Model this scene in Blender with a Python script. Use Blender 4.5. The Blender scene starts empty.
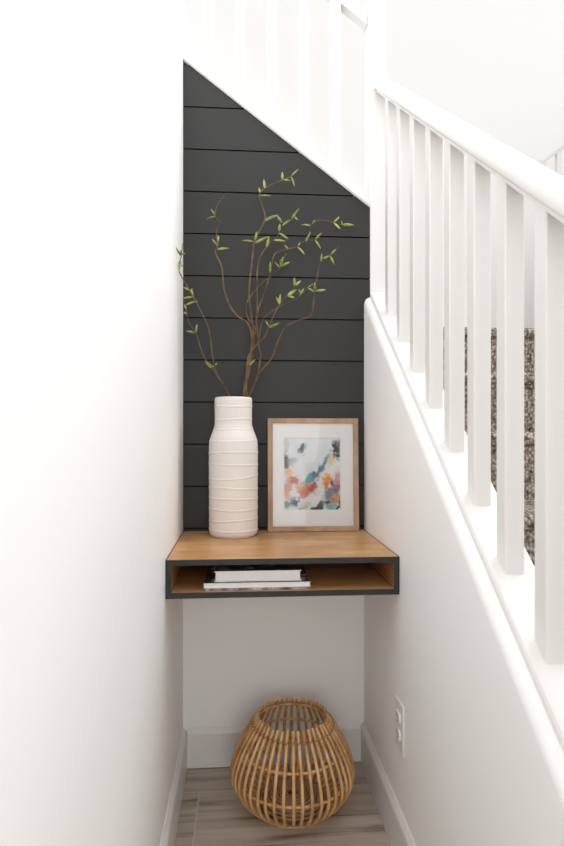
import bpy, bmesh, math, random
from mathutils import Vector, Matrix, noise

random.seed(7)
scene = bpy.context.scene
COL = scene.collection

# ------------------------------------------------------------------ layout
H = 1.04                 # eye height
F = 568.0                # focal length in pixels of the 564x846 frame
YAW = math.radians(4.0)
HOR = 435.0              # horizon row
XL, XR, D = -0.185, 0.389, 1.796      # nook: left wall, right wall, back wall
SHELF_Z = H - 0.3015
SHELF_Y = 1.383


def at(px, py, Y):
    """point of the place at depth Y seen at a pixel (used to lay out the branches)"""
    u = (px - 282) / F
    c, s = math.cos(YAW), math.sin(YAW)
    dx, dy, dz = u * c + s, c - u * s, (HOR - py) / F
    return Vector((dx / dy * Y, Y, H + dz / dy * Y))


# ------------------------------------------------------------------ materials
def mat(name, color, rough=0.5, spec=0.5):
    m = bpy.data.materials.new(name)
    m.use_nodes = True
    b = m.node_tree.nodes['Principled BSDF']
    b.inputs['Base Color'].default_value = (*color, 1)
    b.inputs['Roughness'].default_value = rough
    b.inputs['Specular IOR Level'].default_value = spec
    return m


class NT:
    def __init__(self, m):
        self.t = m.node_tree
        self.b = self.t.nodes['Principled BSDF']

    def n(self, typ, **kw):
        nd = self.t.nodes.new(typ)
        for k, v in kw.items():
            if k.startswith('i_'):
                key = k[2:].replace('_', ' ')
                nd.inputs[key].default_value = v
            else:
                setattr(nd, k, v)
        return nd

    def l(self, a, b):
        self.t.links.new(a, b)

    def pos(self, scale=(1, 1, 1), loc=(0, 0, 0), obj=False):
        tc = self.n('ShaderNodeTexCoord') if obj else self.n('ShaderNodeNewGeometry')
        mp = self.n('ShaderNodeMapping')
        mp.inputs['Scale'].default_value = scale
        mp.inputs['Location'].default_value = loc
        self.l(tc.outputs['Object' if obj else 'Position'], mp.inputs['Vector'])
        return mp.outputs['Vector']

    def ramp(self, fac, stops):
        r = self.n('ShaderNodeValToRGB')
        cr = r.color_ramp
        while len(cr.elements) < len(stops):
            cr.elements.new(0.5)
        for e, (p, c) in zip(cr.elements, stops):
            e.position = p
            e.color = (*c, 1)
        self.l(fac, r.inputs['Fac'])
        return r.outputs['Color']

    def bump(self, height, strength, dist=0.002):
        bm = self.n('ShaderNodeBump')
        bm.inputs['Strength'].default_value = strength
        bm.inputs['Distance'].default_value = dist
        self.l(height, bm.inputs['Height'])
        self.l(bm.outputs['Normal'], self.b.inputs['Normal'])

    def mix(self, fac, a, b, typ='MIX'):
        mx = self.n('ShaderNodeMix', data_type='RGBA', blend_type=typ)
        for s, v in ((0, fac), (6, a), (7, b)):
            if isinstance(v, (int, float)):
                mx.inputs[s].default_value = v
            elif isinstance(v, tuple):
                mx.inputs[s].default_value = (*v, 1)
            else:
                self.l(v, mx.inputs[s])
        return mx.outputs[2]


def wall_paint(name, color):
    m = mat(name, color, 0.6, 0.3)
    t = NT(m)
    nz = t.n('ShaderNodeTexNoise', i_Scale=140.0, i_Detail=3.0)
    t.l(t.pos(), nz.inputs['Vector'])
    t.bump(nz.outputs['Fac'], 0.12, 0.002)
    return m


M = {}
M['wall'] = wall_paint('white_wall_paint', (0.92, 0.914, 0.907))
M['trim'] = mat('white_trim_paint', (0.80, 0.787, 0.772), 0.38, 0.45)
M['ship'] = mat('charcoal_shiplap_paint', (0.026, 0.0258, 0.0258), 0.5, 0.35)
t = NT(M['ship'])
nz = t.n('ShaderNodeTexNoise', i_Scale=6.0, i_Detail=4.0)
t.l(t.pos((1, 1, 12)), nz.inputs['Vector'])
t.bump(nz.outputs['Fac'], 0.04, 0.002)
M['gap'] = mat('dark_board_gap', (0.008, 0.008, 0.008), 0.8)
M['edge'] = mat('charcoal_shelf_edge', (0.016, 0.017, 0.0185), 0.55)


def wood(name, cols, scale, rough, stretch=(1.2, 9, 40), bump=0.05, knot=None, obj=False):
    m = mat(name, cols[1], rough, 0.4)
    t = NT(m)
    v = t.pos(stretch, obj=obj)
    n1 = t.n('ShaderNodeTexNoise', i_Scale=scale, i_Detail=6.0, i_Roughness=0.6, i_Distortion=0.6)
    t.l(v, n1.inputs['Vector'])
    col = t.ramp(n1.outputs['Fac'], [(0.25, cols[0]), (0.5, cols[1]), (0.75, cols[2])])
    n2 = t.n('ShaderNodeTexNoise', i_Scale=scale * 0.35, i_Detail=2.0)
    t.l(v, n2.inputs['Vector'])
    shade = t.ramp(n2.outputs['Fac'], [(0.3, (0.78, 0.78, 0.78)), (0.7, (1.1, 1.1, 1.1))])
    col = t.mix(0.7, col, shade, 'MULTIPLY')
    if knot:
        kv = t.pos((1 / knot[3], 1 / knot[4], 0.0), (-knot[0] / knot[3], -knot[1] / knot[4], 0))
        ln = t.n('ShaderNodeVectorMath', operation='LENGTH')
        t.l(kv, ln.inputs[0])
        kf = t.ramp(ln.outputs['Value'], [(0.25, (0.85,) * 3), (1.0, (0, 0, 0))])
        sep = t.n('ShaderNodeRGBToBW')
        t.l(kf, sep.inputs[0])
        col = t.mix(sep.outputs[0], col, (0.13, 0.05, 0.018))
    t.l(col, t.b.inputs['Base Color'])
    t.bump(n1.outputs['Fac'], bump, 0.001)
    return m


M['shelfwood'] = wood('honey_plywood', [(0.42, 0.205, 0.08), (0.57, 0.31, 0.135), (0.70, 0.44, 0.22)], 2.2, 0.36,
                      (3.2, 9, 9), 0.03, knot=(0.129, 1.64, 0, 0.016, 0.008))
M['framewood'] = wood('pale_oak', [(0.33, 0.205, 0.125), (0.43, 0.28, 0.18), (0.52, 0.36, 0.245)], 30, 0.5, (1, 1, 0.5), 0.03, obj=True)
M['rattan'] = mat('honey_rattan', (0.5, 0.25, 0.09), 0.42, 0.5)
t = NT(M['rattan'])
nz = t.n('ShaderNodeTexNoise', i_Scale=38.0, i_Detail=4.0)
t.l(t.pos((1, 1, 0.35)), nz.inputs['Vector'])
t.l(t.ramp(nz.outputs['Fac'], [(0.3, (0.44, 0.215, 0.075)), (0.5, (0.64, 0.36, 0.15)), (0.72, (0.78, 0.50, 0.25))]), t.b.inputs['Base Color'])
M['twine'] = mat('dark_rattan_lashing', (0.36, 0.18, 0.065), 0.6)
M['coil'] = mat('woven_seagrass_coil', (0.44, 0.28, 0.145), 0.7)
M['basering'] = mat('pale_rattan_rim', (0.55, 0.36, 0.2), 0.5)

# ceramic
M['ceramic'] = mat('white_stoneware', (0.80, 0.755, 0.715), 0.55, 0.35)
M['mat'] = mat('mat_board', (0.92, 0.91, 0.90), 0.8)
M['paper'] = mat('white_pages', (0.80, 0.78, 0.77), 0.7)
t = NT(M['paper'])
wv = t.n('ShaderNodeTexWave', bands_direction='Z', i_Scale=260.0, i_Distortion=1.0, i_Detail=1.0)
t.l(t.pos(), wv.inputs['Vector'])
t.l(t.ramp(wv.outputs['Fac'], [(0.0, (0.76, 0.745, 0.735)), (0.6, (0.90, 0.885, 0.875))]), t.b.inputs['Base Color'])
M['coverwhite'] = mat('white_book_cover', (0.88, 0.865, 0.855), 0.4)


def photo_cover(name, scale, stops, rough=0.3):
    m = mat(name, stops[0][1], rough)
    t = NT(m)
    nz = t.n('ShaderNodeTexNoise', i_Scale=scale, i_Detail=5.0, i_Roughness=0.65)
    t.l(t.pos((1, 1, 1)), nz.inputs['Vector'])
    t.l(t.ramp(nz.outputs['Fac'], stops), t.b.inputs['Base Color'])
    return m


M['coverdark'] = photo_cover('dark_photo_cover', 24, [(0.3, (0.02, 0.018, 0.018)), (0.55, (0.07, 0.06, 0.06)), (0.62, (0.62, 0.60, 0.59))])
M['covergrey'] = photo_cover('grey_speckled_cover', 30, [(0.38, (0.04, 0.04, 0.045)), (0.5, (0.30, 0.30, 0.31)), (0.6, (0.62, 0.61, 0.6))])

M['plastic'] = mat('white_outlet_plastic', (0.84, 0.82, 0.81), 0.3)
M['slot'] = mat('dark_slot', (0.03, 0.03, 0.03), 0.6)
M['screw'] = mat('painted_screw', (0.7, 0.69, 0.68), 0.3)

M['bark'] = mat('willow_bark', (0.16, 0.085, 0.04), 0.65)
t = NT(M['bark'])
nz = t.n('ShaderNodeTexNoise', i_Scale=26.0, i_Detail=3.0)
t.l(t.pos(), nz.inputs['Vector'])
t.l(t.ramp(nz.outputs['Fac'], [(0.32, (0.06, 0.032, 0.016)), (0.52, (0.13, 0.066, 0.03)), (0.7, (0.2, 0.125, 0.055))]), t.b.inputs['Base Color'])
M['leaf'] = mat('willow_leaf', (0.35, 0.4, 0.06), 0.5)
t = NT(M['leaf'])
nz = t.n('ShaderNodeTexNoise', i_Scale=45.0, i_Detail=2.0)
t.l(t.pos(), nz.inputs['Vector'])
t.l(t.ramp(nz.outputs['Fac'], [(0.3, (0.11, 0.155, 0.025)), (0.5, (0.25, 0.30, 0.05)), (0.7, (0.42, 0.45, 0.11))]), t.b.inputs['Base Color'])

# carpet: chunky looped pile in dark brown and beige yarn
M['carpet'] = mat('woven_loop_carpet', (0.2, 0.17, 0.15), 0.95, 0.1)
t = NT(M['carpet'])
vo = t.n('ShaderNodeTexVoronoi', i_Scale=125.0, i_Randomness=0.8)
t.l(t.pos((1, 0.8, 0.8)), vo.inputs['Vector'])
base = t.ramp(vo.outputs['Distance'], [(0.15, (0.55, 0.49, 0.45)), (0.5, (0.34, 0.30, 0.27)), (0.85, (0.08, 0.068, 0.06))])
sp = t.n('ShaderNodeSeparateColor')
t.l(vo.outputs['Color'], sp.inputs[0])
tint = t.ramp(sp.outputs[0], [(0.25, (0.55, 0.53, 0.51)), (0.75, (1.1, 1.07, 1.04))])
t.l(t.mix(1.0, base, tint, 'MULTIPLY'), t.b.inputs['Base Color'])
inv = t.n('ShaderNodeMath', operation='SUBTRACT')
inv.inputs[0].default_value = 1.0
t.l(vo.outputs['Distance'], inv.inputs[1])
t.bump(inv.outputs[0], 0.9, 0.004)

# floor: long wood-look tiles laid along X
TJX, TJY = -0.125, 1.668
M['floor'] = mat('wood_look_tile', (0.3, 0.25, 0.21), 0.42, 0.4)
t = NT(M['floor'])
br = t.n('ShaderNodeTexBrick', offset=0.37, offset_frequency=2, squash=1.0)
br.inputs['Scale'].default_value = 1.0
br.inputs['Brick Width'].default_value = 1.2
br.inputs['Row Height'].default_value = 0.3
br.inputs['Mortar Size'].default_value = 0.0018
br.inputs['Mortar Smooth'].default_value = 0.1
br.inputs['Color1'].default_value = (0, 0, 0, 1)
br.inputs['Color2'].default_value = (1, 1, 1, 1)
br.inputs['Mortar'].default_value = (0.5, 0.5, 0.5, 1)
t.l(t.pos((1, 1, 1), (-TJX + 3.6 - 0.0, -TJY + 3.0, 0)), br.inputs['Vector'])
off = t.n('ShaderNodeVectorMath', operation='MULTIPLY_ADD')
t.l(br.outputs['Color'], off.inputs[0])
off.inputs[1].default_value = (9.0, 5.0, 3.0)
t.l(t.pos((1.3, 16, 1)), off.inputs[2])
n1 = t.n('ShaderNodeTexNoise', i_Scale=1.6, i_Detail=6.0, i_Roughness=0.55, i_Distortion=0.5)
t.l(off.outputs[0], n1.inputs['Vector'])
fc = t.ramp(n1.outputs['Fac'], [(0.34, (0.19, 0.145, 0.11)), (0.45, (0.43, 0.355, 0.29)), (0.56, (0.52, 0.44, 0.365)), (0.74, (0.62, 0.54, 0.46))])
fc = t.mix(br.outputs['Fac'], fc, (0.58, 0.545, 0.5))
t.l(fc, t.b.inputs['Base Color'])
t.bump(br.outputs['Fac'], -0.3, 0.002)


def vcol_mat(name, attr, rough=0.6):
    m = mat(name, (1, 1, 1), rough)
    t = NT(m)
    a = t.n('ShaderNodeAttribute', attribute_name=attr)
    t.l(a.outputs['Color'], t.b.inputs['Base Color'])
    return m


M['print'] = vcol_mat('watercolour_print', 'paint', 0.7)
M['glass'] = mat('picture_glass', (1, 1, 1), 0.02)
gt = M['glass'].node_tree
gt.nodes.remove(gt.nodes['Principled BSDF'])
tr = gt.nodes.new('ShaderNodeBsdfTransparent')
gl = gt.nodes.new('ShaderNodeBsdfGlossy')
gl.inputs['Roughness'].default_value = 0.03
fr = gt.nodes.new('ShaderNodeFresnel')
fr.inputs['IOR'].default_value = 1.3
mx = gt.nodes.new('ShaderNodeMixShader')
gt.links.new(fr.outputs[0], mx.inputs[0])
gt.links.new(tr.outputs[0], mx.inputs[1])
gt.links.new(gl.outputs[0], mx.inputs[2])
gt.links.new(mx.outputs[0], gt.nodes['Material Output'].inputs['Surface'])


# ------------------------------------------------------------------ mesh helpers
def link(name, bm, material, parent=None, smooth=False):
    me = bpy.data.meshes.new(name)
    bmesh.ops.recalc_face_normals(bm, faces=bm.faces[:])
    if smooth:
        for f in bm.faces:
            f.smooth = True
    bm.to_mesh(me)
    bm.free()
    for m in (material if isinstance(material, (list, tuple)) else [material]):
        me.materials.append(m)
    o = bpy.data.objects.new(name, me)
    COL.objects.link(o)
    if parent is not None:
        o.parent = parent
    return o


def tag(o, label, cat, group=None, kind=None):
    o['label'] = label
    o['category'] = cat
    if group:
        o['group'] = group
    if kind:
        o['kind'] = kind
    return o


def thing(name, label, cat, loc=(0, 0, 0), group=None):
    o = bpy.data.objects.new(name, None)
    o.empty_display_size = 0.05
    COL.objects.link(o)
    o.location = loc
    return tag(o, label, cat, group)


def box(bm, x0, x1, y0, y1, z0, z1, bev=0.0, seg=2):
    r = bmesh.ops.create_cube(bm, size=1.0)
    vs = r['verts']
    for v in vs:
        v.co = Vector(((x0 + x1) / 2 + v.co.x * (x1 - x0), (y0 + y1) / 2 + v.co.y * (y1 - y0), (z0 + z1) / 2 + v.co.z * (z1 - z0)))
    if bev:
        es = list({e for v in vs for e in v.link_edges})
        bmesh.ops.bevel(bm, geom=es, offset=bev, segments=seg, affect='EDGES', profile=0.5)
    return bm


def boxo(name, dims, material, parent=None, bev=0.0, seg=2):
    bm = bmesh.new()
    box(bm, *dims, bev=bev, seg=seg)
    return link(name, bm, material, parent)


def loft(bm, rings, closed_ring=True, cap=True):
    """connect lists of points into a skin"""
    vr = [[bm.verts.new(p) for p in r] for r in rings]
    n = len(vr[0])
    for a, b in zip(vr, vr[1:]):
        for i in range(n if closed_ring else n - 1):
            j = (i + 1) % n
            bm.faces.new((a[i], a[j], b[j], b[i]))
    if cap and closed_ring:
        bm.faces.new(vr[0])
        bm.faces.new(vr[-1][::-1])
    return vr


def tube(bm, pts, radii, n=8, closed=False):
    pts = [Vector(p) for p in pts]
    rings = []
    up = None
    k = len(pts)
    for i, p in enumerate(pts):
        a = pts[(i - 1) % k] if (i > 0 or closed) else p
        b = pts[(i + 1) % k] if (i < k - 1 or closed) else p
        d = (b - a).normalized()
        if up is None:
            up = Vector((0, 0, 1)) if abs(d.z) < 0.9 else Vector((1, 0, 0))
        s = d.cross(up)
        s.normalize()
        w = s.cross(d).normalized()
        up = w
        r = radii[i] if isinstance(radii, (list, tuple)) else radii
        rings.append([p + s * (r * math.cos(2 * math.pi * q / n)) + w * (r * math.sin(2 * math.pi * q / n)) for q in range(n)])
    if closed:
        vr = [[bm.verts.new(p) for p in r] for r in rings]
        for i in range(k):
            a, b = vr[i], vr[(i + 1) % k]
            for q in range(n):
                bm.faces.new((a[q], a[(q + 1) % n], b[(q + 1) % n], b[q]))
    else:
        loft(bm, rings)


def catmull(pts, sub=4):
    pts = [Vector(p) for p in pts]
    out = []
    n = len(pts)
    for i in range(n - 1):
        p0, p1, p2, p3 = pts[max(i - 1, 0)], pts[i], pts[i + 1], pts[min(i + 2, n - 1)]
        for s in range(sub):
            q = s / sub
            out.append(0.5 * ((2 * p1) + (p2 - p0) * q + (2 * p0 - 5 * p1 + 4 * p2 - p3) * q * q + (3 * p1 - p0 - 3 * p2 + p3) * q ** 3))
    out.append(pts[-1])
    return out


def prism_x(bm, poly, x0, x1):
    """polygon in (y, z) extruded along x"""
    loft(bm, [[Vector((x0, y, z)) for y, z in poly], [Vector((x1, y, z)) for y, z in poly]])


def prism_y(bm, poly, y0, y1):
    loft(bm, [[Vector((x, y0, z)) for x, z in poly], [Vector((x, y1, z)) for x, z in poly]])


S = 'structure'
# ------------------------------------------------------------------ setting
o = boxo('floor', (-0.4, 1.6, -3.0, D + 0.1, -0.08, 0.0), M['floor'])
tag(o, 'grey-brown wood-look tile floor under the basket', 'floor', kind=S)
o = boxo('wall_left', (XL - 0.12, XL, -0.9, D + 0.02, 0, 3.0), M['wall'])
tag(o, 'bright white wall along the left of the nook', 'wall', kind=S)
o = boxo('wall_back', (XL, XR, D, D + 0.1, 0, SHELF_Z - 0.02), M['wall'])
tag(o, 'white back wall of the nook below the floating shelf', 'wall', kind=S)

# shiplap boards (back wall above the shelf), cut along the upper flight
SL = 0.753


def slope_z(x):
    return H + 0.727 + SL * (0.408 - x)


XS0, XS1 = XL - 0.1, 0.4078
bm = bmesh.new()
zs = [H + 0.1033 + 0.1322 * n for n in range(-4, 9)]
GAP = 0.0045
for a, b in zip(zs, zs[1:]):
    a2, b2 = max(a + GAP / 2, SHELF_Z - 0.02), b - GAP / 2
    # clip the board x0..x1, a2..b2 under the sloping line
    xa = XS1 if slope_z(XS1) >= a2 else 0.408 - (a2 - H - 0.727) / SL
    xb = XS1 if slope_z(XS1) >= b2 else 0.408 - (b2 - H - 0.727) / SL
    if xa <= XS0:
        continue
    poly = [(XS0, a2), (xa, a2)]
    if xa == XS1 and xb < XS1:
        poly.append((XS1, slope_z(XS1)))
    if xb > XS0:
        poly += [(xb, b2), (XS0, b2)]
    else:
        poly += [(XS0, slope_z(XS0))]
    prism_y(bm, poly, D, D + 0.012)
bmesh.ops.remove_doubles(bm, verts=bm.verts[:], dist=1e-6)
nb = len(bm.faces)
poly = [(XS0, SHELF_Z - 0.02), (XS1, SHELF_Z - 0.02), (XS1, slope_z(XS1)), (XS0, slope_z(XS0))]
prism_y(bm, poly, D + 0.010, D + 0.1)
bm.faces.ensure_lookup_table()
for f in bm.faces[nb:]:
    f.material_index = 1
o = link('wall_shiplap', bm, [M['ship'], M['gap']])
tag(o, 'charcoal shiplap board wall behind the vase and framed print', 'wall', kind=S)

# sloping white trim on top of the shiplap
bm = bmesh.new()
poly = [(XS0, slope_z(XS0)), (0.4075, slope_z(0.4075)), (0.4075, slope_z(0.4075) + 0.026), (XS0, slope_z(XS0) + 0.026)]
prism_y(bm, poly, D - 0.008, D + 0.14)
bmesh.ops.bevel(bm, geom=bm.edges[:], offset=0.003, segments=2, affect='EDGES')
o = link('trim_upper', bm, M['trim'])
tag(o, 'sloping white trim along the top of the charcoal shiplap', 'trim', kind=S)

# baseboards
BH, BT = 0.121, 0.014


def baseboard(name, p0, p1, nrm, label):
    p0, p1, nrm = Vector(p0), Vector(p1), Vector(nrm)
    prof = [(0, 0), (BT, 0), (BT, BH - 0.016), (BT - 0.002, BH - 0.010), (BT * 0.5, BH - 0.004), (0.004, BH), (0, BH)]
    bm = bmesh.new()
    loft(bm, [[p + nrm * q[0] + Vector((0, 0, q[1])) for q in prof] for p in (p0, p1)])
    return tag(link(name, bm, M['trim']), label, 'baseboard', kind=S)


baseboard('baseboard_left', (XL, -0.9, 0), (XL, D, 0), (1, 0, 0), 'white baseboard at the foot of the left wall')
baseboard('baseboard_right', (XR, 0.0, 0), (XR, D, 0), (-1, 0, 0), 'white baseboard under the outlet on the right wall')
baseboard('baseboard_back', (XL + BT, D, 0.003), (XR - BT, D, 0.003), (0, -1, 0), 'white baseboard behind the rattan basket')

# knee wall of the lower flight, with rounded plaster edges and a wooden cap
CS = 0.77


def cap_z(y):
    return H - 0.232 + CS * (y - 0.9)


KW0, KW1 = XR, 0.505
Y0, Y1 = -0.02, D
bm = bmesh.new()
rings = []
R = 0.021
for y in (Y0, Y1):
    tz = cap_z(y) - 0.017
    r = []
    r.append(Vector((KW0, y, 0)))
    for q in range(7):
        a = q / 6 * math.pi / 2
        r.append(Vector((KW0 + R - R * math.cos(a), y, tz - R * 1.2 + R * 1.2 * math.sin(a))))
    for q in range(7):
        a = q / 6 * math.pi / 2
        r.append(Vector((KW1 - R + R * math.sin(a), y, tz - R * 1.2 + R * 1.2 * math.cos(a))))
    r.append(Vector((KW1, y, 0)))
    rings.append(r)
loft(bm, rings)
for f in bm.faces:
    if abs(f.normal.y) < 0.9:
        f.smooth = True
o = link('wall_right', bm, M['wall'])
o.data.set_sharp_from_angle(angle=math.radians(30))
tag(o, 'white sloping half wall carrying the lower stair railing', 'wall', kind=S)

bm = bmesh.new()
prof = [(0.408, -0.0175), (0.408, -0.006), (0.411, -0.001), (0.415, 0), (0.478, 0), (0.482, -0.001), (0.485, -0.006), (0.485, -0.0175)]
loft(bm, [[Vector((x, y, cap_z(y) + dz)) for x, dz in prof] for y in (Y0, D - 0.001)])
o = link('trim_cap', bm, M['trim'])
tag(o, 'white wooden cap board on the sloping half wall', 'trim', kind=S)

# surrounding stairwell walls
LZ = H + 0.393
o = boxo('wall_far', (-2.6, 4.6, 4.6, 4.7, 0, 6.5), M['wall'])
tag(o, 'white far wall of the stairwell behind the railings', 'wall', kind=S)
o = boxo('wall_stairwell_right', (1.5, 1.6, -0.6, 2.27, 0, 2.3), M['wall'])
tag(o, 'white wall on the far side of the carpeted stair', 'wall', kind=S)
# body of the upper flight behind the shiplap
bm = bmesh.new()
poly = [(-1.9, 0), (0.4, 0), (0.4, slope_z(0.41) - 0.01), (-1.9, slope_z(-1.9) - 0.01)]
prism_y(bm, poly, D + 0.1, D + 0.13)
o = link('wall_stringer', bm, M['wall'])
tag(o, 'white stringer wall hidden behind the charcoal shiplap', 'wall', kind=S)

# ------------------------------------------------------------------ carpeted staircase
st = thing('staircase', 'staircase with dark grey-brown woven carpet steps behind the white balusters', 'stairs', (1.0, 0.25, 0))


def place_child(o, root):
    o.parent = root
    o.matrix_parent_inverse = Matrix.Translation(-Vector(root.location))


NR, RUN, SY = 8, 0.25, 2.0
RISE = 0.192
for k in range(NR):
    yn, z = SY - RUN * k, LZ - RISE * k
    back = yn + RUN + 0.026
    zb_ = max(z - RISE + 0.001, 0.001)
    poly = [(back, zb_), (yn + 0.026, zb_), (yn + 0.026, z - 0.040)]
    for q in range(9):
        a = -math.pi / 2 - q / 8 * math.pi
        poly.append((yn + 0.019 + 0.019 * math.cos(a), z - 0.019 + 0.019 * math.sin(a)))
    poly.append((back, z))
    bm = bmesh.new()
    prism_x(bm, poly, KW1 + 0.001, 1.499)
    o = link('landing' if k == 0 else 'step', bm, M['carpet'])
    for p in o.data.polygons:
        p.use_smooth = True
    o.data.set_sharp_from_angle(angle=math.radians(40))
    place_child(o, st)

o = boxo('floor_landing', (KW1 + 0.001, 4.2, SY + RUN + 0.028, 4.59, LZ - RISE, LZ), M['carpet'])
tag(o, 'dark carpeted landing floor beyond the top step', 'floor', kind=S)

# ------------------------------------------------------------------ lower stair railing
rl = thing('stair_railing', 'white railing with square balusters sloping down the half wall at right', 'railing', (0.446, D, 0), 'white stair railings')
RS = 0.768


def rail_z(y):
    return H + 0.337 + RS * (y - 0.803)


XB = 0.4465
rail_prof = [(-0.017, 0), (-0.017, 0.007), (-0.0205, 0.011), (-0.0255, 0.0145), (-0.0265, 0.019), (-0.026, 0.036), (-0.023, 0.042), (-0.015, 0.0455), (0, 0.046)]
rail_prof = rail_prof + [(-x, z) for x, z in rail_prof[-2::-1]]
bm = bmesh.new()
loft(bm, [[Vector((XB + x, y, rail_z(y) + z)) for x, z in rail_prof] for y in (0.02, D + 0.003)])
o = link('handrail', bm, M['trim'])
for p in o.data.polygons:
    p.use_smooth = True
o.data.set_sharp_from_angle(angle=math.radians(32))
place_child(o, rl)


def baluster_y(y, parent, w=0.033):
    """square baluster cut to the slope at both ends; front face at y"""
    bm = bmesh.new()
    x0, x1 = XB - w / 2, XB + w / 2
    b = 0.0018
    sec = [(x0 + b, y), (x1 - b, y), (x1, y + b), (x1, y + w - b), (x1 - b, y + w), (x0 + b, y + w), (x0, y + w - b), (x0, y + b)]
    loft(bm, [[Vector((x, yy, cap_z(yy) - 0.003)) for x, yy in sec], [Vector((x, yy, rail_z(yy) + 0.004)) for x, yy in sec]])
    o = link('baluster', bm, M['trim'])
    place_child(o, parent)


for i in range(-5, 8):
    baluster_y(0.778 + 0.1255 * i, rl)


def newel(x0, x1, y0, y1, z0, z1, parent):
    bm = bmesh.new()
    box(bm, x0, x1, y0, y1, z0, z1, 0.003)
    box(bm, x0 - 0.012, x1 + 0.012, y0 - 0.012, y1 + 0.012, z1 - 0.001, z1 + 0.02, 0.005)
    o = link('newel_post', bm, M['trim'])
    place_child(o, parent)


newel(0.408, 0.462, D + 0.0005, D + 0.085, cap_z(D) - 0.03, H + 1.62, rl)
newel(0.403, 0.490, -0.11, -0.021, 0.0, 1.02, rl)

# ------------------------------------------------------------------ upper stair railing
YU = D + 0.055
ru = thing('stair_railing', 'white railing of the upper flight above the sloping trim on the shiplap', 'railing', (0.1, YU, H + 1.0), 'white stair railings')


def urail_z(x):
    return H + 1.352 + SL * (0.397 - x)


bm = bmesh.new()
loft(bm, [[Vector((x, YU + dx, urail_z(x) + z)) for dx, z in rail_prof] for x in (-1.2, 0.407)])
o = link('handrail', bm, M['trim'])
for p in o.data.polygons:
    p.use_smooth = True
o.data.set_sharp_from_angle(angle=math.radians(32))
place_child(o, ru)
for i in range(-8, 5):
    xc = -0.111 + 0.104 * i
    w = 0.033
    bm = bmesh.new()
    x0, x1, y0, y1 = xc - w / 2, xc + w / 2, YU - w / 2, YU + w / 2
    b = 0.0018
    sec = [(x0 + b, y0), (x1 - b, y0), (x1, y0 + b), (x1, y1 - b), (x1 - b, y1), (x0 + b, y1), (x0, y1 - b), (x0, y0 + b)]
    loft(bm, [[Vector((x, y, slope_z(x) + 0.0255)) for x, y in sec], [Vector((x, y, urail_z(x) + 0.004)) for x, y in sec]])
    o = link('baluster', bm, M['trim'])
    place_child(o, ru)

# ------------------------------------------------------------------ distant railing across the stairwell
YF = 4.0
rf = thing('stair_railing', 'short stretch of distant white railing rising at the upper right edge', 'railing', (2.3, YF, LZ), 'white stair railings')


def frail_z(x):
    return H + 1.985 + 0.77 * (x - 2.2)


bm = bmesh.new()
loft(bm, [[Vector((x, YF + dx, frail_z(x) + z)) for dx, z in rail_prof] for x in (2.165, 3.4)])
o = link('handrail', bm, M['trim'])
for p in o.data.polygons:
    p.use_smooth = True
o.data.set_sharp_from_angle(angle=math.radians(32))
place_child(o, rf)
for i in range(10):
    xc = 2.19 + 0.114 * i
    bm = bmesh.new()
    loft(bm, [[Vector((x, y, frail_z(x) - 0.64)) for x, y in sec2] for sec2 in [[(xc - .0165, YF - .0165), (xc + .0165, YF - .0165), (xc + .0165, YF + .0165), (xc - .0165, YF + .0165)]]]
         + [[Vector((x, y, frail_z(x) + 0.004)) for x, y in [(xc - .0165, YF - .0165), (xc + .0165, YF - .0165), (xc + .0165, YF + .0165), (xc - .0165, YF + .0165)]]])
    place_child(link('baluster', bm, M['trim']), rf)
bm = bmesh.new()
prism_y(bm, [(2.15, LZ + 0.001), (3.4, LZ + 0.001), (3.4, frail_z(3.4) - 0.638), (2.15, frail_z(2.15) - 0.638)], YF - 0.05, YF + 0.05)
o = link('wall_landing', bm, M['wall'])
tag(o, 'white sloping half wall under the distant railing', 'wall', kind=S)

# ------------------------------------------------------------------ floating shelf
sh = thing('floating_shelf', 'honey wood floating box shelf with charcoal front edges spanning the nook', 'shelf', ((XL + XR) / 2, D, SHELF_Z - 0.09))
T = 0.0138
SB = SHELF_Z - 0.0935
x0, x1 = XL + 0.0005, XR - 0.0005
yf, yb = SHELF_Y, D - 0.0005
FE = 0.0025


def shelf_part(name, dims, m, bev=0.0008):
    place_child(boxo(name, dims, m, bev=bev, seg=1), sh)


shelf_part('top_panel', (x0 + 0.002, x1 - 0.002, yf + FE, yb, SHELF_Z - T, SHELF_Z), M['shelfwood'])
shelf_part('bottom_panel', (x0 + 0.002, x1 - 0.002, yf + FE, yb, SB, SB + T), M['shelfwood'])
M['sidewood'] = mat('ridged_plywood_side', (0.42, 0.2, 0.08), 0.4)
t = NT(M['sidewood'])
wv = t.n('ShaderNodeTexWave', bands_direction='Z', i_Scale=28.0, i_Distortion=0.8, i_Detail=1.0)
t.l(t.pos(), wv.inputs['Vector'])
t.l(t.ramp(wv.outputs['Fac'], [(0.15, (0.28, 0.12, 0.045)), (0.6, (0.46, 0.225, 0.09))]), t.b.inputs['Base Color'])
shelf_part('side_panel', (x0 + 0.002, x0 + T, yf + FE, yb, SB + T, SHELF_Z - T), M['sidewood'])
shelf_part('side_panel', (x1 - T, x1 - 0.002, yf + FE, yb, SB + T, SHELF_Z - T), M['sidewood'])
shelf_part('back_panel', (x0 + T, x1 - T, yb - 0.008, yb, SB + T, SHELF_Z - T), M['ship'])
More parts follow.
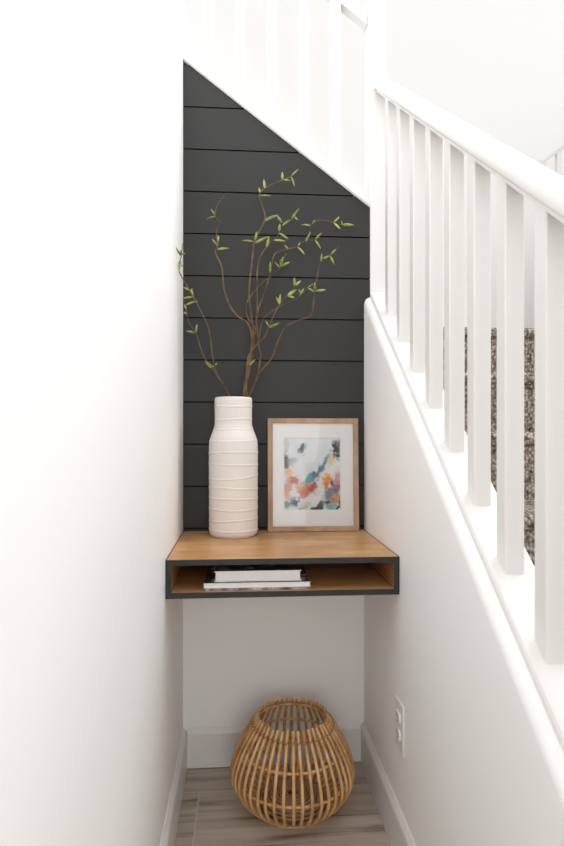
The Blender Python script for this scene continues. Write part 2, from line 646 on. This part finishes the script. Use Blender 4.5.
# painted edging ring on the front and thin painted sides
bm = bmesh.new()
outer = [(x0, SB), (x1, SB), (x1, SHELF_Z), (x0, SHELF_Z)]
inner = [(x0 + T, SB + T), (x1 - T, SB + T), (x1 - T, SHELF_Z - T), (x0 + T, SHELF_Z - T)]
vo_ = [[bm.verts.new((x, y, z)) for x, z in ring] for y in (yf, yf + FE) for ring in (outer, inner)]
of, inf, ob, inb = vo_
for i in range(4):
    j = (i + 1) % 4
    bm.faces.new((of[i], of[j], inf[j], inf[i]))
    bm.faces.new((ob[j], ob[i], inb[i], inb[j]))
    bm.faces.new((of[j], of[i], ob[i], ob[j]))
    bm.faces.new((inf[i], inf[j], inb[j], inb[i]))
for xa, xb in ((x0, x0 + 0.002), (x1 - 0.002, x1)):
    box(bm, xa, xb, yf + FE, yb, SB, SHELF_Z)
place_child(link('front_edging', bm, M['edge']), sh)

# ------------------------------------------------------------------ vase
VX, VY = at(233.4, 500, 1.716).x, 1.716
vz = SHELF_Z
va = thing('vase', 'tall white ceramic bottle vase with wrapped ridges standing on the shelf', 'vase', (VX, VY, vz))
HV = 0.414
prof_pts = [(0.0, 0.064), (0.004, 0.068), (0.010, 0.0715), (0.018, 0.0728), (0.26, 0.0735), (0.279, 0.0725), (0.293, 0.0695), (0.305, 0.0650), (0.318, 0.0595), (0.332, 0.0563), (0.345, 0.0555), (0.406, 0.0562), (0.411, 0.0556), (0.414, 0.0535)]


def interp(pts, z):
    for (a, ra), (b, rb) in zip(pts, pts[1:]):
        if a <= z <= b:
            q = (z - a) / (b - a)
            return ra + (rb - ra) * q
    return pts[-1][1]


def px_h(py):
    return (538 - py) / 141.0 * HV


ridges = [(px_h(385 + q / 5.286), w, ph) for q, w, ph in ((112, .0012, .3), (182, .0015, 1.5), (236, .0012, 2.2), (296, .0015, 0.9), (360, .0022, 2.6), (424, .0035, 4.1),
                                                        (490, .0045, 1.1), (553, .0055, 3.4), (600, .003, 5.2), (655, .003, 0.2), (718, .003, 2.0), (772, .002, 4.4))]
bm = bmesh.new()
NS = 84
rows = []
nz_ = 300
for i in range(nz_ + 1):
    z = HV * i / nz_
    r0 = interp(prof_pts, z)
    ring = []
    for s in range(NS):
        th = 2 * math.pi * s / NS
        r = r0
        for zr, w, ph in ridges:
            d = z - (zr + w * math.sin(th + ph) + w * 0.4 * math.sin(2 * th + ph * 2))
            if -0.012 < d < 0.006:
                # a thin clay lip whose lower side fades slowly
                r += 0.0013 * (math.exp(-(d / 0.0014) ** 2) if d > 0 else math.exp(-(d / 0.0026) ** 2))
        ring.append(Vector((r * math.cos(th), r * math.sin(th), z)))
    rows.append(ring)
for z, r in ((HV - 0.002, 0.0505), (0.33, 0.0495), (0.30, 0.058), (0.26, 0.066), (0.02, 0.066), (0.012, 0.05)):
    rows.append([Vector((r * math.cos(2 * math.pi * s / NS), r * math.sin(2 * math.pi * s / NS), z)) for s in range(NS)])
loft(bm, rows)
o = link('body', bm, M['ceramic'], va, smooth=True)
o.data.set_sharp_from_angle(angle=math.radians(60))

# ------------------------------------------------------------------ willow branches
# each path: list of (pixel x, pixel y) with depth at start and end
BR = {
    'left': dict(label='forked willow branch arching far left out of the vase onto the white wall', paths=[
        ([(230.5, 402), (217, 375), (203.7, 356), (196.6, 335), (188.6, 321), (186, 307), (185, 300)], 1.705, 1.655, 2.0, 0.9),
        ([(217, 375), (212.5, 356), (210.4, 338.5), (207, 324), (196.6, 303), (187.7, 287), (180.6, 275), (178.9, 268), (181.5, 254), (182.4, 243)], 1.69, 1.60, 1.7, 0.8)]),
    'hook': dict(label='curled bare-ended willow branch left of centre, left of the tallest one', paths=[
        ([(243.5, 402), (245, 384), (249.5, 360), (252.0, 340), (248, 324), (237.4, 316), (229.4, 305), (224, 289), (222.8, 277), (221.4, 266), (215.2, 252), (217.9, 245), (216.5, 231), (220.5, 223), (215, 216), (218, 204), (225, 196)], 1.705, 1.668, 2.6, 1.0)]),
    'tall': dict(label='tallest willow branch in the middle, its tip bending right near the white trim', paths=[
        ([(245, 402), (246.2, 386), (249.8, 365), (253.3, 345), (253, 330), (250.7, 312), (249, 298), (249.5, 284), (251.5, 265), (253.3, 248.7), (254.5, 241), (264, 222), (264.9, 215), (259.5, 197), (261.5, 191), (270, 185.5), (280.3, 181), (291.4, 176), (298.5, 169)], 1.718, 1.722, 3.4, 0.8),
        ([(254.5, 338), (257, 312), (257, 281), (258, 265), (262, 253), (271, 242.5), (278.3, 234.8), (280.3, 226.7), (290.4, 220.6), (298.5, 208.5)], 1.719, 1.742, 2.0, 0.8)]),
    'spread': dict(label='willow branch right of the tallest, forking into two leafy tips over the shiplap', paths=[
        ([(247, 402), (251, 391), (257, 377.5), (260.2, 356), (258.7, 347), (257, 329.6), (256.4, 315.5), (260.4, 303), (266, 288), (270.2, 273), (274.3, 255), (284.4, 250), (296.5, 247), (304.6, 242), (314.7, 240), (320.8, 233.8)], 1.728, 1.76, 3.4, 0.8),
        ([(304.6, 242), (308.6, 237), (310.6, 225.7), (317.7, 220.6), (326, 220.6), (332.9, 222.7), (341, 224.7), (355, 225.7)], 1.755, 1.765, 1.3, 0.7),
        ([(257, 331), (248, 318), (246.4, 309.6), (247.5, 300.8), (261.8, 283), (270.5, 277), (280.3, 267), (286.4, 253)], 1.733, 1.755, 1.8, 0.8)]),
    'low': dict(label='lowest right willow branch bending out sideways then up beside the frame', paths=[
        ([(247.5, 402), (250.8, 393), (259.6, 373), (271.6, 358), (279.3, 338), (286, 326.5), (298, 320.5), (310, 316), (313, 307), (314.5, 292), (316.7, 279), (321.8, 259), (330.9, 255), (339, 247)], 1.709, 1.66, 2.4, 0.7)]),
    'inner': dict(label='thin crossing willow branch with leaves halfway up, inside the right-hand curve', paths=[
        ([(246.5, 402), (246, 382), (247.5, 362), (249.7, 353.5), (257, 344), (265, 336), (272.7, 318), (279.3, 305), (286, 297), (292.5, 290), (295.8, 284)], 1.698, 1.655, 2.2, 0.8),
        ([(258.5, 343), (261.8, 322.7), (267, 315), (281, 306), (297, 298.6), (308, 287.6), (314, 285)], 1.690, 1.672, 1.5, 0.7)]),
}
stems = []   # (key, list of (px, py, Y))
for key, b in BR.items():
    root = thing('willow_branch', b['label'], 'branch', (VX, VY, vz + 0.02), 'willow branches in the white vase')
    b['root'] = root
    bm = bmesh.new()
    for pi, (pts, ya, yb_, ra, rb) in enumerate(b['paths']):
        n = len(pts)
        p3 = [at(px, py, ya + (yb_ - ya) * i / (n - 1)) for i, (px, py) in enumerate(pts)]
        stems.append((key, [(px, py, ya + (yb_ - ya) * i / (n - 1)) for i, (px, py) in enumerate(pts)]))
        if pi == 0:
            # foot inside the vase
            f = p3[0]
            p3 = [Vector((VX + (f.x - VX) * 0.3, VY + (f.y - VY) * 0.8, vz + 0.10)), Vector((VX + (f.x - VX) * 0.7, VY + (f.y - VY) * 0.9, vz + 0.25))] + p3
        cp = catmull(p3, 5)
        k = len(cp)
        rad = [(ra + (rb - ra) * (i / (k - 1)) ** 0.8) * 0.0014 * (1.0 + 0.10 * math.sin(i * 1.7)) for i in range(k)]
        rad[-1] *= 0.5
        tube(bm, cp, rad, 7)
    o = link('stem', bm, M['bark'], smooth=True)
    place_child(o, root)
    b['leafbm'] = bmesh.new()


def zoomed(x, y, ox, oy, s):
    return ox + x / s, oy + y / s


LV = []
for s, ox, oy, rows_ in (
    (5.64, 170, 160, [(250, 320, 205, 335, .5), (250, 312, 230, 275, .6), (265, 505, 335, 497, 1), (258, 480, 237, 445, .9), (262, 465, 275, 425, .9),
                      (470, 460, 405, 455, 1), (478, 455, 495, 405, 1), (500, 475, 560, 430, 1.2), (45, 540, 32, 490, .9), (50, 545, 62, 505, .8), (50, 560, 50, 628, 1.2), (60, 590, 76, 602, .8), (60, 530, 88, 528, .8)]),
    (4.947, 250, 160, [(75, 145, 68, 93, 1.2), (50, 165, 42, 135, 1), (60, 180, 105, 178, 1), (160, 100, 160, 58, 1.2), (165, 98, 200, 103, .8), (205, 85, 240, 45, .7), (205, 85, 220, 132, .8),
                       (75, 302, 140, 272, 1.5), (133, 275, 160, 312, 1.1), (150, 355, 148, 315, 1.3), (150, 362, 190, 392, 1.1), (125, 405, 175, 402, 1.1), (60, 415, 95, 378, 1.3), (15, 400, 35, 352, 1.1),
                       (203, 292, 245, 238, 1.2), (215, 278, 238, 298, .9), (158, 325, 203, 293, 1.1), (205, 290, 222, 262, 1.1), (190, 442, 168, 420, .9), (235, 430, 270, 468, 1.1), (240, 430, 250, 405, .8),
                       (275, 405, 300, 355, 1.2), (325, 395, 355, 360, 1.1), (325, 398, 350, 440, 1), (300, 325, 253, 320, .9), (305, 320, 322, 293, .7), (412, 315, 442, 280, .9), (412, 318, 448, 343, .9),
                       (455, 320, 512, 321, 1.3), (457, 316, 452, 300, .7), (100, 560, 100, 503, 1.2), (150, 530, 165, 475, 1.2), (155, 527, 197, 505, 1.3), (145, 530, 120, 503, .9), (150, 520, 150, 490, 1.2), (355, 505, 355, 462, 1),
                       (362, 492, 395, 475, .9), (398, 478, 420, 522, .9), (398, 475, 425, 440, .7)]),
    (4.55, 220, 270, [(265, 157, 275, 108, 1.2), (263, 150, 255, 122, .9), (308, 120, 350, 88, 1.4), (308, 118, 340, 127, 1.1), (335, 72, 338, 33, 1.3), (338, 72, 368, 48, 1.1), (360, 117, 382, 83, 1.1), (365, 110, 358, 85, .9),
                     (428, 100, 396, 80, .9), (435, 98, 482, 90, 1.1), (430, 95, 432, 56, 1), (225, 264, 273, 240, 1.2), (225, 258, 208, 230, .9), (130, 437, 162, 405, 1), (400, 85, 425, 62, .8)]),
    (5.64, 170, 280, [(120, 97, 118, 48, 1), (115, 103, 68, 104, 1), (112, 137, 157, 118, 1), (105, 60, 73, 40, .9), (95, 192, 75, 180, .9), (88, 165, 80, 138, .9), (140, 300, 90, 287, .9), (145, 300, 153, 248, 1.1),
                     (232, 502, 198, 455, 1.6), (240, 490, 270, 468, .8), (110, 70, 128, 48, .7)]),
):
    for (x0_, y0_, x1_, y1_, w) in rows_:
        LV.append((*zoomed(x0_, y0_, ox, oy, s), *zoomed(x1_, y1_, ox, oy, s), w))


def seg_near(px, py):
    best = None
    for key, pts in stems:
        for (ax, ay, aY), (bx, by, bY) in zip(pts, pts[1:]):
            dx, dy = bx - ax, by - ay
            q = max(0, min(1, ((px - ax) * dx + (py - ay) * dy) / (dx * dx + dy * dy + 1e-9)))
            cx, cy = ax + dx * q, ay + dy * q
            d = math.hypot(px - cx, py - cy)
            if best is None or d < best[0]:
                best = (d, key, cx, cy, aY + (bY - aY) * q)
    return best


for (ax, ay, bx, by, w) in LV:
    d, key, cx, cy, Y = seg_near(ax, ay)
    if d > 6:
        cx, cy = ax, ay
    a = at(cx, cy, Y)
    ln = math.hypot(bx - cx, by - cy) * Y / F
    ty = min(max(Y + random.uniform(-0.45, 0.25) * ln, 1.58), 1.783)
    b = at(bx, by, ty)
    dirv = (b - a)
    L = dirv.length
    dirv.normalize()
    side = dirv.cross(Vector((random.uniform(-0.35, 0.35), -1, random.uniform(-0.2, 0.4)))).normalized()
    nrm = side.cross(dirv).normalized()
    half = 0.0034 * w * (0.75 + 0.25 * min(1.0, L / 0.03))
    bm = BR[key]['leafbm']
    NSEG = 7
    rows_v = []
    for i in range(NSEG + 1):
        q = i / NSEG
        wd = half * (math.sin(math.pi * min(1, q ** 0.8)) ** 0.8 if 0 < q < 1 else 0.06)
        c = a + dirv * (L * q) + nrm * (0.10 * L * math.sin(math.pi * q))
        rows_v.append([c + side * wd - nrm * wd * 0.45, c, c - side * wd - nrm * wd * 0.45])
    th = nrm * 0.00035
    top = [[bm.verts.new(p + th) for p in r] for r in rows_v]
    bot = [[bm.verts.new(p - th) for p in r] for r in rows_v]
    for i in range(NSEG):
        for j in range(2):
            bm.faces.new((top[i][j], top[i][j + 1], top[i + 1][j + 1], top[i + 1][j]))
            bm.faces.new((bot[i][j + 1], bot[i][j], bot[i + 1][j], bot[i + 1][j + 1]))
        bm.faces.new((top[i][0], top[i + 1][0], bot[i + 1][0], bot[i][0]))
        bm.faces.new((top[i][2], bot[i][2], bot[i + 1][2], top[i + 1][2]))
    bm.faces.new((top[0][0], bot[0][0], bot[0][1], top[0][1]))
    bm.faces.new((top[0][1], bot[0][1], bot[0][2], top[0][2]))
    bm.faces.new((top[-1][1], bot[-1][1], bot[-1][0], top[-1][0]))
    bm.faces.new((top[-1][2], bot[-1][2], bot[-1][1], top[-1][1]))
for key, b in BR.items():
    o = link('leaves', b['leafbm'], M['leaf'], smooth=True)
    place_child(o, b['root'])
    o['label'] = 'narrow yellow-green leaves'

# ------------------------------------------------------------------ framed print
FW, FHT, FT = 0.286, 0.353, 0.020
fc0 = at(313.0, 531, 1.777)
pf = thing('picture_frame', 'pale oak frame holding a colourful abstract print, leaning on the shiplap', 'picture', (fc0.x, 1.7765, SHELF_Z + 0.0005))
pf.rotation_euler = (-0.047, 0, 0)
fw_ = 0.0155


def pbox(name, dims, m, bev=0.0):
    return boxo(name, dims, m, pf, bev)


bm = bmesh.new()
hw = FW / 2
o_ = [(-hw, 0), (hw, 0), (hw, FHT), (-hw, FHT)]
i_ = [(-hw + fw_, fw_), (hw - fw_, fw_), (hw - fw_, FHT - fw_), (-hw + fw_, FHT - fw_)]
for i in range(4):
    j = (i + 1) % 4
    quad = [o_[i], o_[j], i_[j], i_[i]]
    loft(bm, [[Vector((x, -FT, z)) for x, z in quad], [Vector((x, 0, z)) for x, z in quad]])
bmesh.ops.bevel(bm, geom=[e for e in bm.edges if all(abs(v.co.y + FT) < 1e-6 for v in e.verts)], offset=0.0008, segments=1, affect='EDGES')
link('frame', bm, M['framewood'], pf)
pbox('back_panel', (-hw + fw_, hw - fw_, -0.006, -0.002, fw_, FHT - fw_), M['framewood'])
# mat board with a bevelled window
PW, PH = 0.176, 0.2235
pcx, pcz = -0.0025, FHT / 2 + 0.002
bm = bmesh.new()
mo = [(-hw + fw_ - 0.001, fw_ - 0.001), (hw - fw_ + 0.001, fw_ - 0.001), (hw - fw_ + 0.001, FHT - fw_ + 0.001), (-hw + fw_ - 0.001, FHT - fw_ + 0.001)]
mi = [(pcx - PW / 2, pcz - PH / 2), (pcx + PW / 2, pcz - PH / 2), (pcx + PW / 2, pcz + PH / 2), (pcx - PW / 2, pcz + PH / 2)]
mi2 = [(x - math.copysign(0.0016, x - pcx) * -1, z - math.copysign(0.0016, z - pcz) * -1) for x, z in mi]
A = [bm.verts.new((x, -0.0125, z)) for x, z in mo]
B = [bm.verts.new((x, -0.0125, z)) for x, z in mi2]
Cc = [bm.verts.new((x, -0.0105, z)) for x, z in mi]
Dd = [bm.verts.new((x, -0.0105, z)) for x, z in mo]
for i in range(4):
    j = (i + 1) % 4
    bm.faces.new((A[i], A[j], B[j], B[i]))
    bm.faces.new((B[i], B[j], Cc[j], Cc[i]))
    bm.faces.new((Cc[i], Cc[j], Dd[j], Dd[i]))
    bm.faces.new((A[j], A[i], Dd[i], Dd[j]))
o = link('mat_board', bm, M['mat'], pf)
o['label'] = 'wide off-white mat'

blobs = [  # u, v (down), ru, rv, angle, srgb, strength
    (.31, .165, .045, .045, 0, (58, 66, 76), .95), (.37, .15, .05, .05, .3, (120, 175, 190), .55), (.03, .06, .05, .09, 0, (214, 190, 196), .6),
    (.93, .15, .075, .10, .2, (62, 62, 66), 1.0), (.97, .06, .05, .06, 0, (150, 150, 152), .6), (.02, .33, .07, .12, 0, (70, 74, 82), .85), (.12, .33, .07, .07, .4, (170, 176, 182), .6),
    (.72, .33, .04, .12, .45, (105, 160, 182), 1.0), (.66, .42, .05, .06, .5, (90, 120, 140), .8), (.57, .51, .07, .05, -.3, (96, 104, 118), .85), (.44, .585, .11, .05, -.4, (112, 165, 180), .95),
    (.52, .53, .05, .04, 0, (70, 130, 155), .7), (.10, .515, .07, .06, .2, (240, 190, 120), .85), (.19, .585, .09, .06, .2, (198, 105, 92), .9), (.06, .66, .08, .10, 0, (214, 150, 140), .85), (.05, .76, .06, .09, 0, (225, 160, 120), .7),
    (.37, .73, .13, .08, -.35, (218, 130, 82), .95), (.33, .78, .07, .06, 0, (195, 110, 110), .7), (.52, .70, .07, .07, .4, (176, 84, 78), .9), (.27, .70, .06, .05, 0, (230, 170, 120), .8), (.62, .57, .04, .07, .6, (190, 160, 180), .6),
    (.78, .58, .075, .075, .5, (232, 150, 60), .95), (.75, .66, .05, .05, .2, (222, 120, 60), .85), (.82, .30, .07, .07, .3, (238, 205, 155), .85), (.87, .61, .03, .05, 0, (72, 72, 84), .9), (.96, .56, .06, .11, 0, (205, 140, 150), .75), (.93, .68, .06, .07, .3, (160, 100, 110), .8),
    (.84, .76, .11, .07, -.3, (110, 112, 120), .8), (.70, .83, .06, .05, 0, (205, 205, 210), .7), (.90, .85, .11, .05, -.25, (214, 150, 84), .95), (.97, .90, .05, .05, 0, (90, 70, 60), .9), (.78, .87, .06, .03, -.2, (70, 66, 66), .85),
    (.82, .955, .10, .05, 0, (120, 175, 185), .95), (.58, .965, .10, .05, -.15, (58, 60, 66), 1.0), (.66, .91, .07, .035, -.3, (110, 114, 118), .8), (.97, .985, .05, .02, 0, (30, 30, 32), 1.0),
    (.18, .90, .06, .06, .2, (74, 76, 88), .95), (.05, .94, .09, .045, .1, (104, 150, 140), .9), (.12, .84, .07, .04, 0, (200, 180, 190), .6), (.38, .92, .07, .05, 0, (205, 185, 170), .5), (.33, .97, .06, .03, 0, (150, 165, 160), .6),
]


def lin(c):
    c /= 255.0
    return c / 12.92 if c <= 0.04045 else ((c + 0.055) / 1.055) ** 2.4


GX, GZ = 110, 140
bm = bmesh.new()
lay = bm.verts.layers.float_color.new('paint')
grid = []
for j in range(GZ + 1):
    row = []
    for i in range(GX + 1):
        u, v = i / GX, j / GZ
        vt = bm.verts.new((pcx + (u - 0.5) * (PW + 0.004), -0.0100, pcz + (0.5 - v) * (PH + 0.004)))
        n0 = noise.noise(Vector((u * 7, v * 9, 1.3)))
        n1_ = noise.noise(Vector((u * 7, v * 9, 7.7)))
        n2_ = noise.noise(Vector((u * 26, v * 30, 3.1)))
        n3_ = noise.noise(Vector((u * 26, v * 30, 9.1)))
        uu, vv = u + 0.055 * n0 + 0.022 * n2_, v + 0.055 * n1_ + 0.022 * n3_
        g = 236 + 10 * noise.noise(Vector((u * 5, v * 5, 4.0)))
        col = [g - 3, g, g + 3]
        for bu, bv, ru_, rv_, an, c, stn in blobs:
            dx, dy = uu - bu, (vv - bv)
            ca, sa = math.cos(an), math.sin(an)
            ex, ey = (dx * ca + dy * sa) / ru_, (-dx * sa + dy * ca) / rv_
            d2 = ex * ex + ey * ey
            if d2 < 6:
                e = math.exp(-d2 * 0.75) + 0.30 * noise.noise(Vector((u * 22 + bu * 9, v * 26, bv * 20))) + 0.16 * noise.noise(Vector((u * 60, v * 60, bu * 30)))
                e = max(0.0, min(1.0, (e - 0.16) / 0.62))
                w = stn * e * e * (3 - 2 * e)
                w = max(0, min(1, w))
                col = [a_ + (b_ - a_) * w for a_, b_ in zip(col, c)]
        vt[lay] = (*[lin(max(0, min(255, q))) for q in col], 1)
        row.append(vt)
    grid.append(row)
for j in range(GZ):
    for i in range(GX):
        bm.faces.new((grid[j][i], grid[j + 1][i], grid[j + 1][i + 1], grid[j][i + 1]))
# paper thickness
ext = bmesh.ops.extrude_face_region(bm, geom=bm.faces[:])
for v in [g for g in ext['geom'] if isinstance(g, bmesh.types.BMVert)]:
    v.co.y += 0.0006
o = link('print', bm, M['print'], pf)
o['label'] = 'abstract print in white, teal, orange, pink and charcoal'
pbox('glass', (-hw + fw_ - 0.001, hw - fw_ + 0.001, -0.0152, -0.0137, fw_ - 0.001, FHT - fw_ + 0.001), M['glass'])

# ------------------------------------------------------------------ books in the shelf
BZ = SB + T


def book(name, label, cat, xa, xb, ya, yb_, za, zb, mc, top=None, board=0.002, inset=0.003, soft=False):
    r = thing(name, label, cat, ((xa + xb) / 2, (ya + yb_) / 2, za), 'books and magazines in the shelf')
    bm = bmesh.new()
    for z0_, z1_ in ((za, za + board), (zb - board, zb)):
        box(bm, xa, xb, ya, yb_, z0_, z1_, min(0.0006, board * 0.3), 1)
    ys = (ya, ya + board) if soft else (yb_ - board, yb_)
    box(bm, xa, xb, *ys, za + board, zb - board)
    mats = [mc]
    if top:
        mats.append(top)
        for f in bm.faces:
            f.normal_update()
            if f.normal.z > 0.9 and f.calc_center_median().z > zb - board * 0.3:
                f.material_index = 1
    o = link('cover', bm, mats)
    place_child(o, r)
    o = boxo('pages', (xa + inset, xb - inset, ya + (board + 0.0002 if soft else inset), yb_ - board - 0.0002, za + board, zb - board), M['paper'])
    place_child(o, r)
    return r


def xat(px, Y):
    return at(px, 500, Y).x


book('magazine', 'thin magazine with grey speckled cover at the bottom of the stack in the shelf', 'magazine',
     xat(205, 1.398), xat(309.5, 1.398), 1.398, 1.60, BZ + 0.0004, BZ + 0.0042, M['covergrey'], None, 0.0008, 0.001, True)
book('book', 'wide white book in the middle of the stack inside the shelf', 'book',
     xat(203.2, 1.402), xat(310.8, 1.402), 1.402, 1.615, BZ + 0.0046, BZ + 0.0170, M['coverwhite'], M['coverdark'], 0.002, 0.002)
book('book', 'smaller white book with dark picture cover on top of the stack in the shelf', 'book',
     xat(214.2, 1.412), xat(301.6, 1.412), 1.412, 1.585, BZ + 0.0174, BZ + 0.0440, M['coverwhite'], M['coverdark'], 0.0026, 0.0035)

# ------------------------------------------------------------------ rattan basket
BX, BY = at(292.3, 800, 1.6).x, 1.597
bk = thing('rattan_basket', 'round open basket of bent honey rattan rods standing on the tile floor', 'basket', (BX, BY, 0))
bprof = [(0.0095, 0.103), (0.018, 0.116), (0.033, 0.136), (0.052, 0.153), (0.078, 0.1665), (0.10, 0.170), (0.13, 0.165), (0.17, 0.149), (0.205, 0.129), (0.235, 0.108), (0.252, 0.096)]
NRD = 44
for k in range(NRD):
    th = 2 * math.pi * (k + 0.5) / NRD + random.uniform(-0.008, 0.008)
    jz = random.uniform(-0.003, 0.003)
    c, s = math.cos(th), math.sin(th)
    pts = catmull([Vector((r * c, r * s, z + (jz if i == len(bprof) - 1 else 0))) for i, (z, r) in enumerate(bprof)], 3)
    bm = bmesh.new()
    rad = [0.0047] * len(pts)
    tube(bm, pts, rad, 8)
    link('rod', bm, M['rattan'], bk, smooth=True).data.set_sharp_from_angle(angle=math.radians(60))


def hoop(name, z, r, rad, m, n=72):
    bm = bmesh.new()
    tube(bm, [Vector((r * math.cos(2 * math.pi * i / n), r * math.sin(2 * math.pi * i / n), z)) for i in range(n)], rad, 8, closed=True)
    return link(name, bm, m, bk, smooth=True)


def rprof(z):
    return interp([(a, b) for a, b in bprof], z)


hoop('hoop', 0.094, rprof(0.094) - 0.0075, 0.0038, M['rattan'])
hoop('hoop', 0.168, rprof(0.168) - 0.0075, 0.0038, M['rattan'])
hoop('hoop', 0.232, rprof(0.232) - 0.0075, 0.0036, M['rattan'])
hoop('base_ring', 0.0046, 0.1045, 0.0045, M['basering'])
# lashing: twine wound between the rods below their tips
bm = bmesh.new()
for ph in (0, 1):
    pts = []
    N = NRD * 8
    for i in range(N):
        th = 2 * math.pi * (i / 8 + 0.5) / NRD
        w = math.cos(math.pi * i / 8 + math.pi * ph)
        z = 0.2315 + 0.0045 * math.sin(math.pi * i / 8 + math.pi * ph)
        r = rprof(z) + 0.0062 * w
        pts.append(Vector((r * math.cos(th), r * math.sin(th), z)))
    tube(bm, pts, 0.0017, 6, closed=True)
link('lashing', bm, M['twine'], bk, smooth=True)
# coiled base
bm = bmesh.new()
N = 9 * 48 + 10
pts = []
for i in range(N):
    th = 2 * math.pi * i / 48
    r = 0.012 + 0.0088 * i / 48
    pts.append(Vector((r * math.cos(th), r * math.sin(th), 0.006 + 0.026 * (1 - (r / 0.1) ** 3) + 0.0008 * math.sin(i * 1.9))))
tube(bm, pts, 0.0040, 6)
link('base_coil', bm, M['coil'], bk, smooth=True)

# ------------------------------------------------------------------ outlet on the right wall
oy, oz = 1.372, H - 0.7135
ou = thing('wall_outlet', 'white duplex electrical outlet plate on the right wall above the baseboard', 'outlet', (XR, oy, oz))
bm = bmesh.new()
box(bm, -0.0055, -0.0002, -0.0355, 0.0355, -0.0595, 0.0595, 0.0022, 3)
link('plate', bm, M['plastic'], ou)
for dz in (0.0205, -0.0205):
    bm = bmesh.new()
    ring = []
    for q in range(32):
        a = 2 * math.pi * q / 32
        ring.append((0.0172 * math.cos(a), max(-0.0142, min(0.0142, 0.0172 * math.sin(a))) + dz))
    loft(bm, [[Vector((-0.005, y, z)) for y, z in ring], [Vector((-0.0085, y, z)) for y, z in ring], [Vector((-0.0092, y * 0.95, dz + (z - dz) * 0.95)) for y, z in ring]])
    rc = link('receptacle', bm, M['plastic'], ou)
    bm = bmesh.new()
    box(bm, -0.0096, -0.0088, -0.0075, -0.0055, dz + 0.001, dz + 0.009)
    box(bm, -0.0096, -0.0088, 0.0055, 0.0075, dz + 0.002, dz + 0.008)
    box(bm, -0.0096, -0.0088, -0.002, 0.002, dz - 0.0095, dz - 0.0055, 0.0006)
    link('slots', bm, M['slot'], rc)
bm = bmesh.new()
bmesh.ops.create_cone(bm, segments=16, radius1=0.003, radius2=0.0024, depth=0.0016, cap_ends=True,
                      matrix=Matrix.Translation((-0.0060, 0, 0)) @ Matrix.Rotation(-math.pi / 2, 4, 'Y'))
link('screw', bm, M['screw'], ou)

# ------------------------------------------------------------------ camera
cam = bpy.data.cameras.new('camera')
cam.sensor_fit = 'VERTICAL'
cam.sensor_height = 36.0
cam.lens = F / 846 * 36
cam.shift_y = (HOR - 423) / 846
cam.dof.use_dof = True
cam.dof.focus_distance = 1.72
cam.dof.aperture_fstop = 5.6
cam.clip_start = 0.02
co = bpy.data.objects.new('camera', cam)
co.location = (0, 0, H)
co.rotation_euler = (math.pi / 2, 0, -YAW)
COL.objects.link(co)
scene.camera = co

# ------------------------------------------------------------------ light: bright open stairwell, soft daylight
w = bpy.data.worlds.new('daylight')
scene.world = w
w.use_nodes = True
bg = w.node_tree.nodes['Background']
bg.inputs['Color'].default_value = (1.0, 0.993, 0.985, 1)
bg.inputs['Strength'].default_value = 0.76


def area(name, loc, target, size, power, color=(1, 1, 1)):
    l = bpy.data.lights.new(name, 'AREA')
    l.shape = 'RECTANGLE'
    l.size, l.size_y = size
    l.energy = power
    l.color = color
    o = bpy.data.objects.new(name, l)
    o.location = loc
    o.rotation_euler = (Vector(target) - Vector(loc)).to_track_quat('-Z', 'Y').to_euler()
    COL.objects.link(o)


area('stairwell_window', (2.4, 1.9, 3.3), (-0.2, 0.5, 0.7), (1.8, 1.8), 84)
area('room_fill', (0.35, -2.7, 1.25), (0.25, 1.8, 0.75), (1.6, 1.8), 17, (1.0, 0.985, 0.965))  # added fill light behind the camera, lifts the lower nook; no window is modelled
area('overhead_fill', (-0.02, 0.75, 3.2), (0.06, 0.9, 0.0), (0.3, 1.4), 6, (1.0, 0.99, 0.98))  # unseen fill light added above the nook to brighten its side walls

vs = scene.view_settings
vs.view_transform = 'Standard'
vs.look = 'None'
vs.exposure = 0.5
vs.gamma = 1.0
vs.use_curve_mapping = False
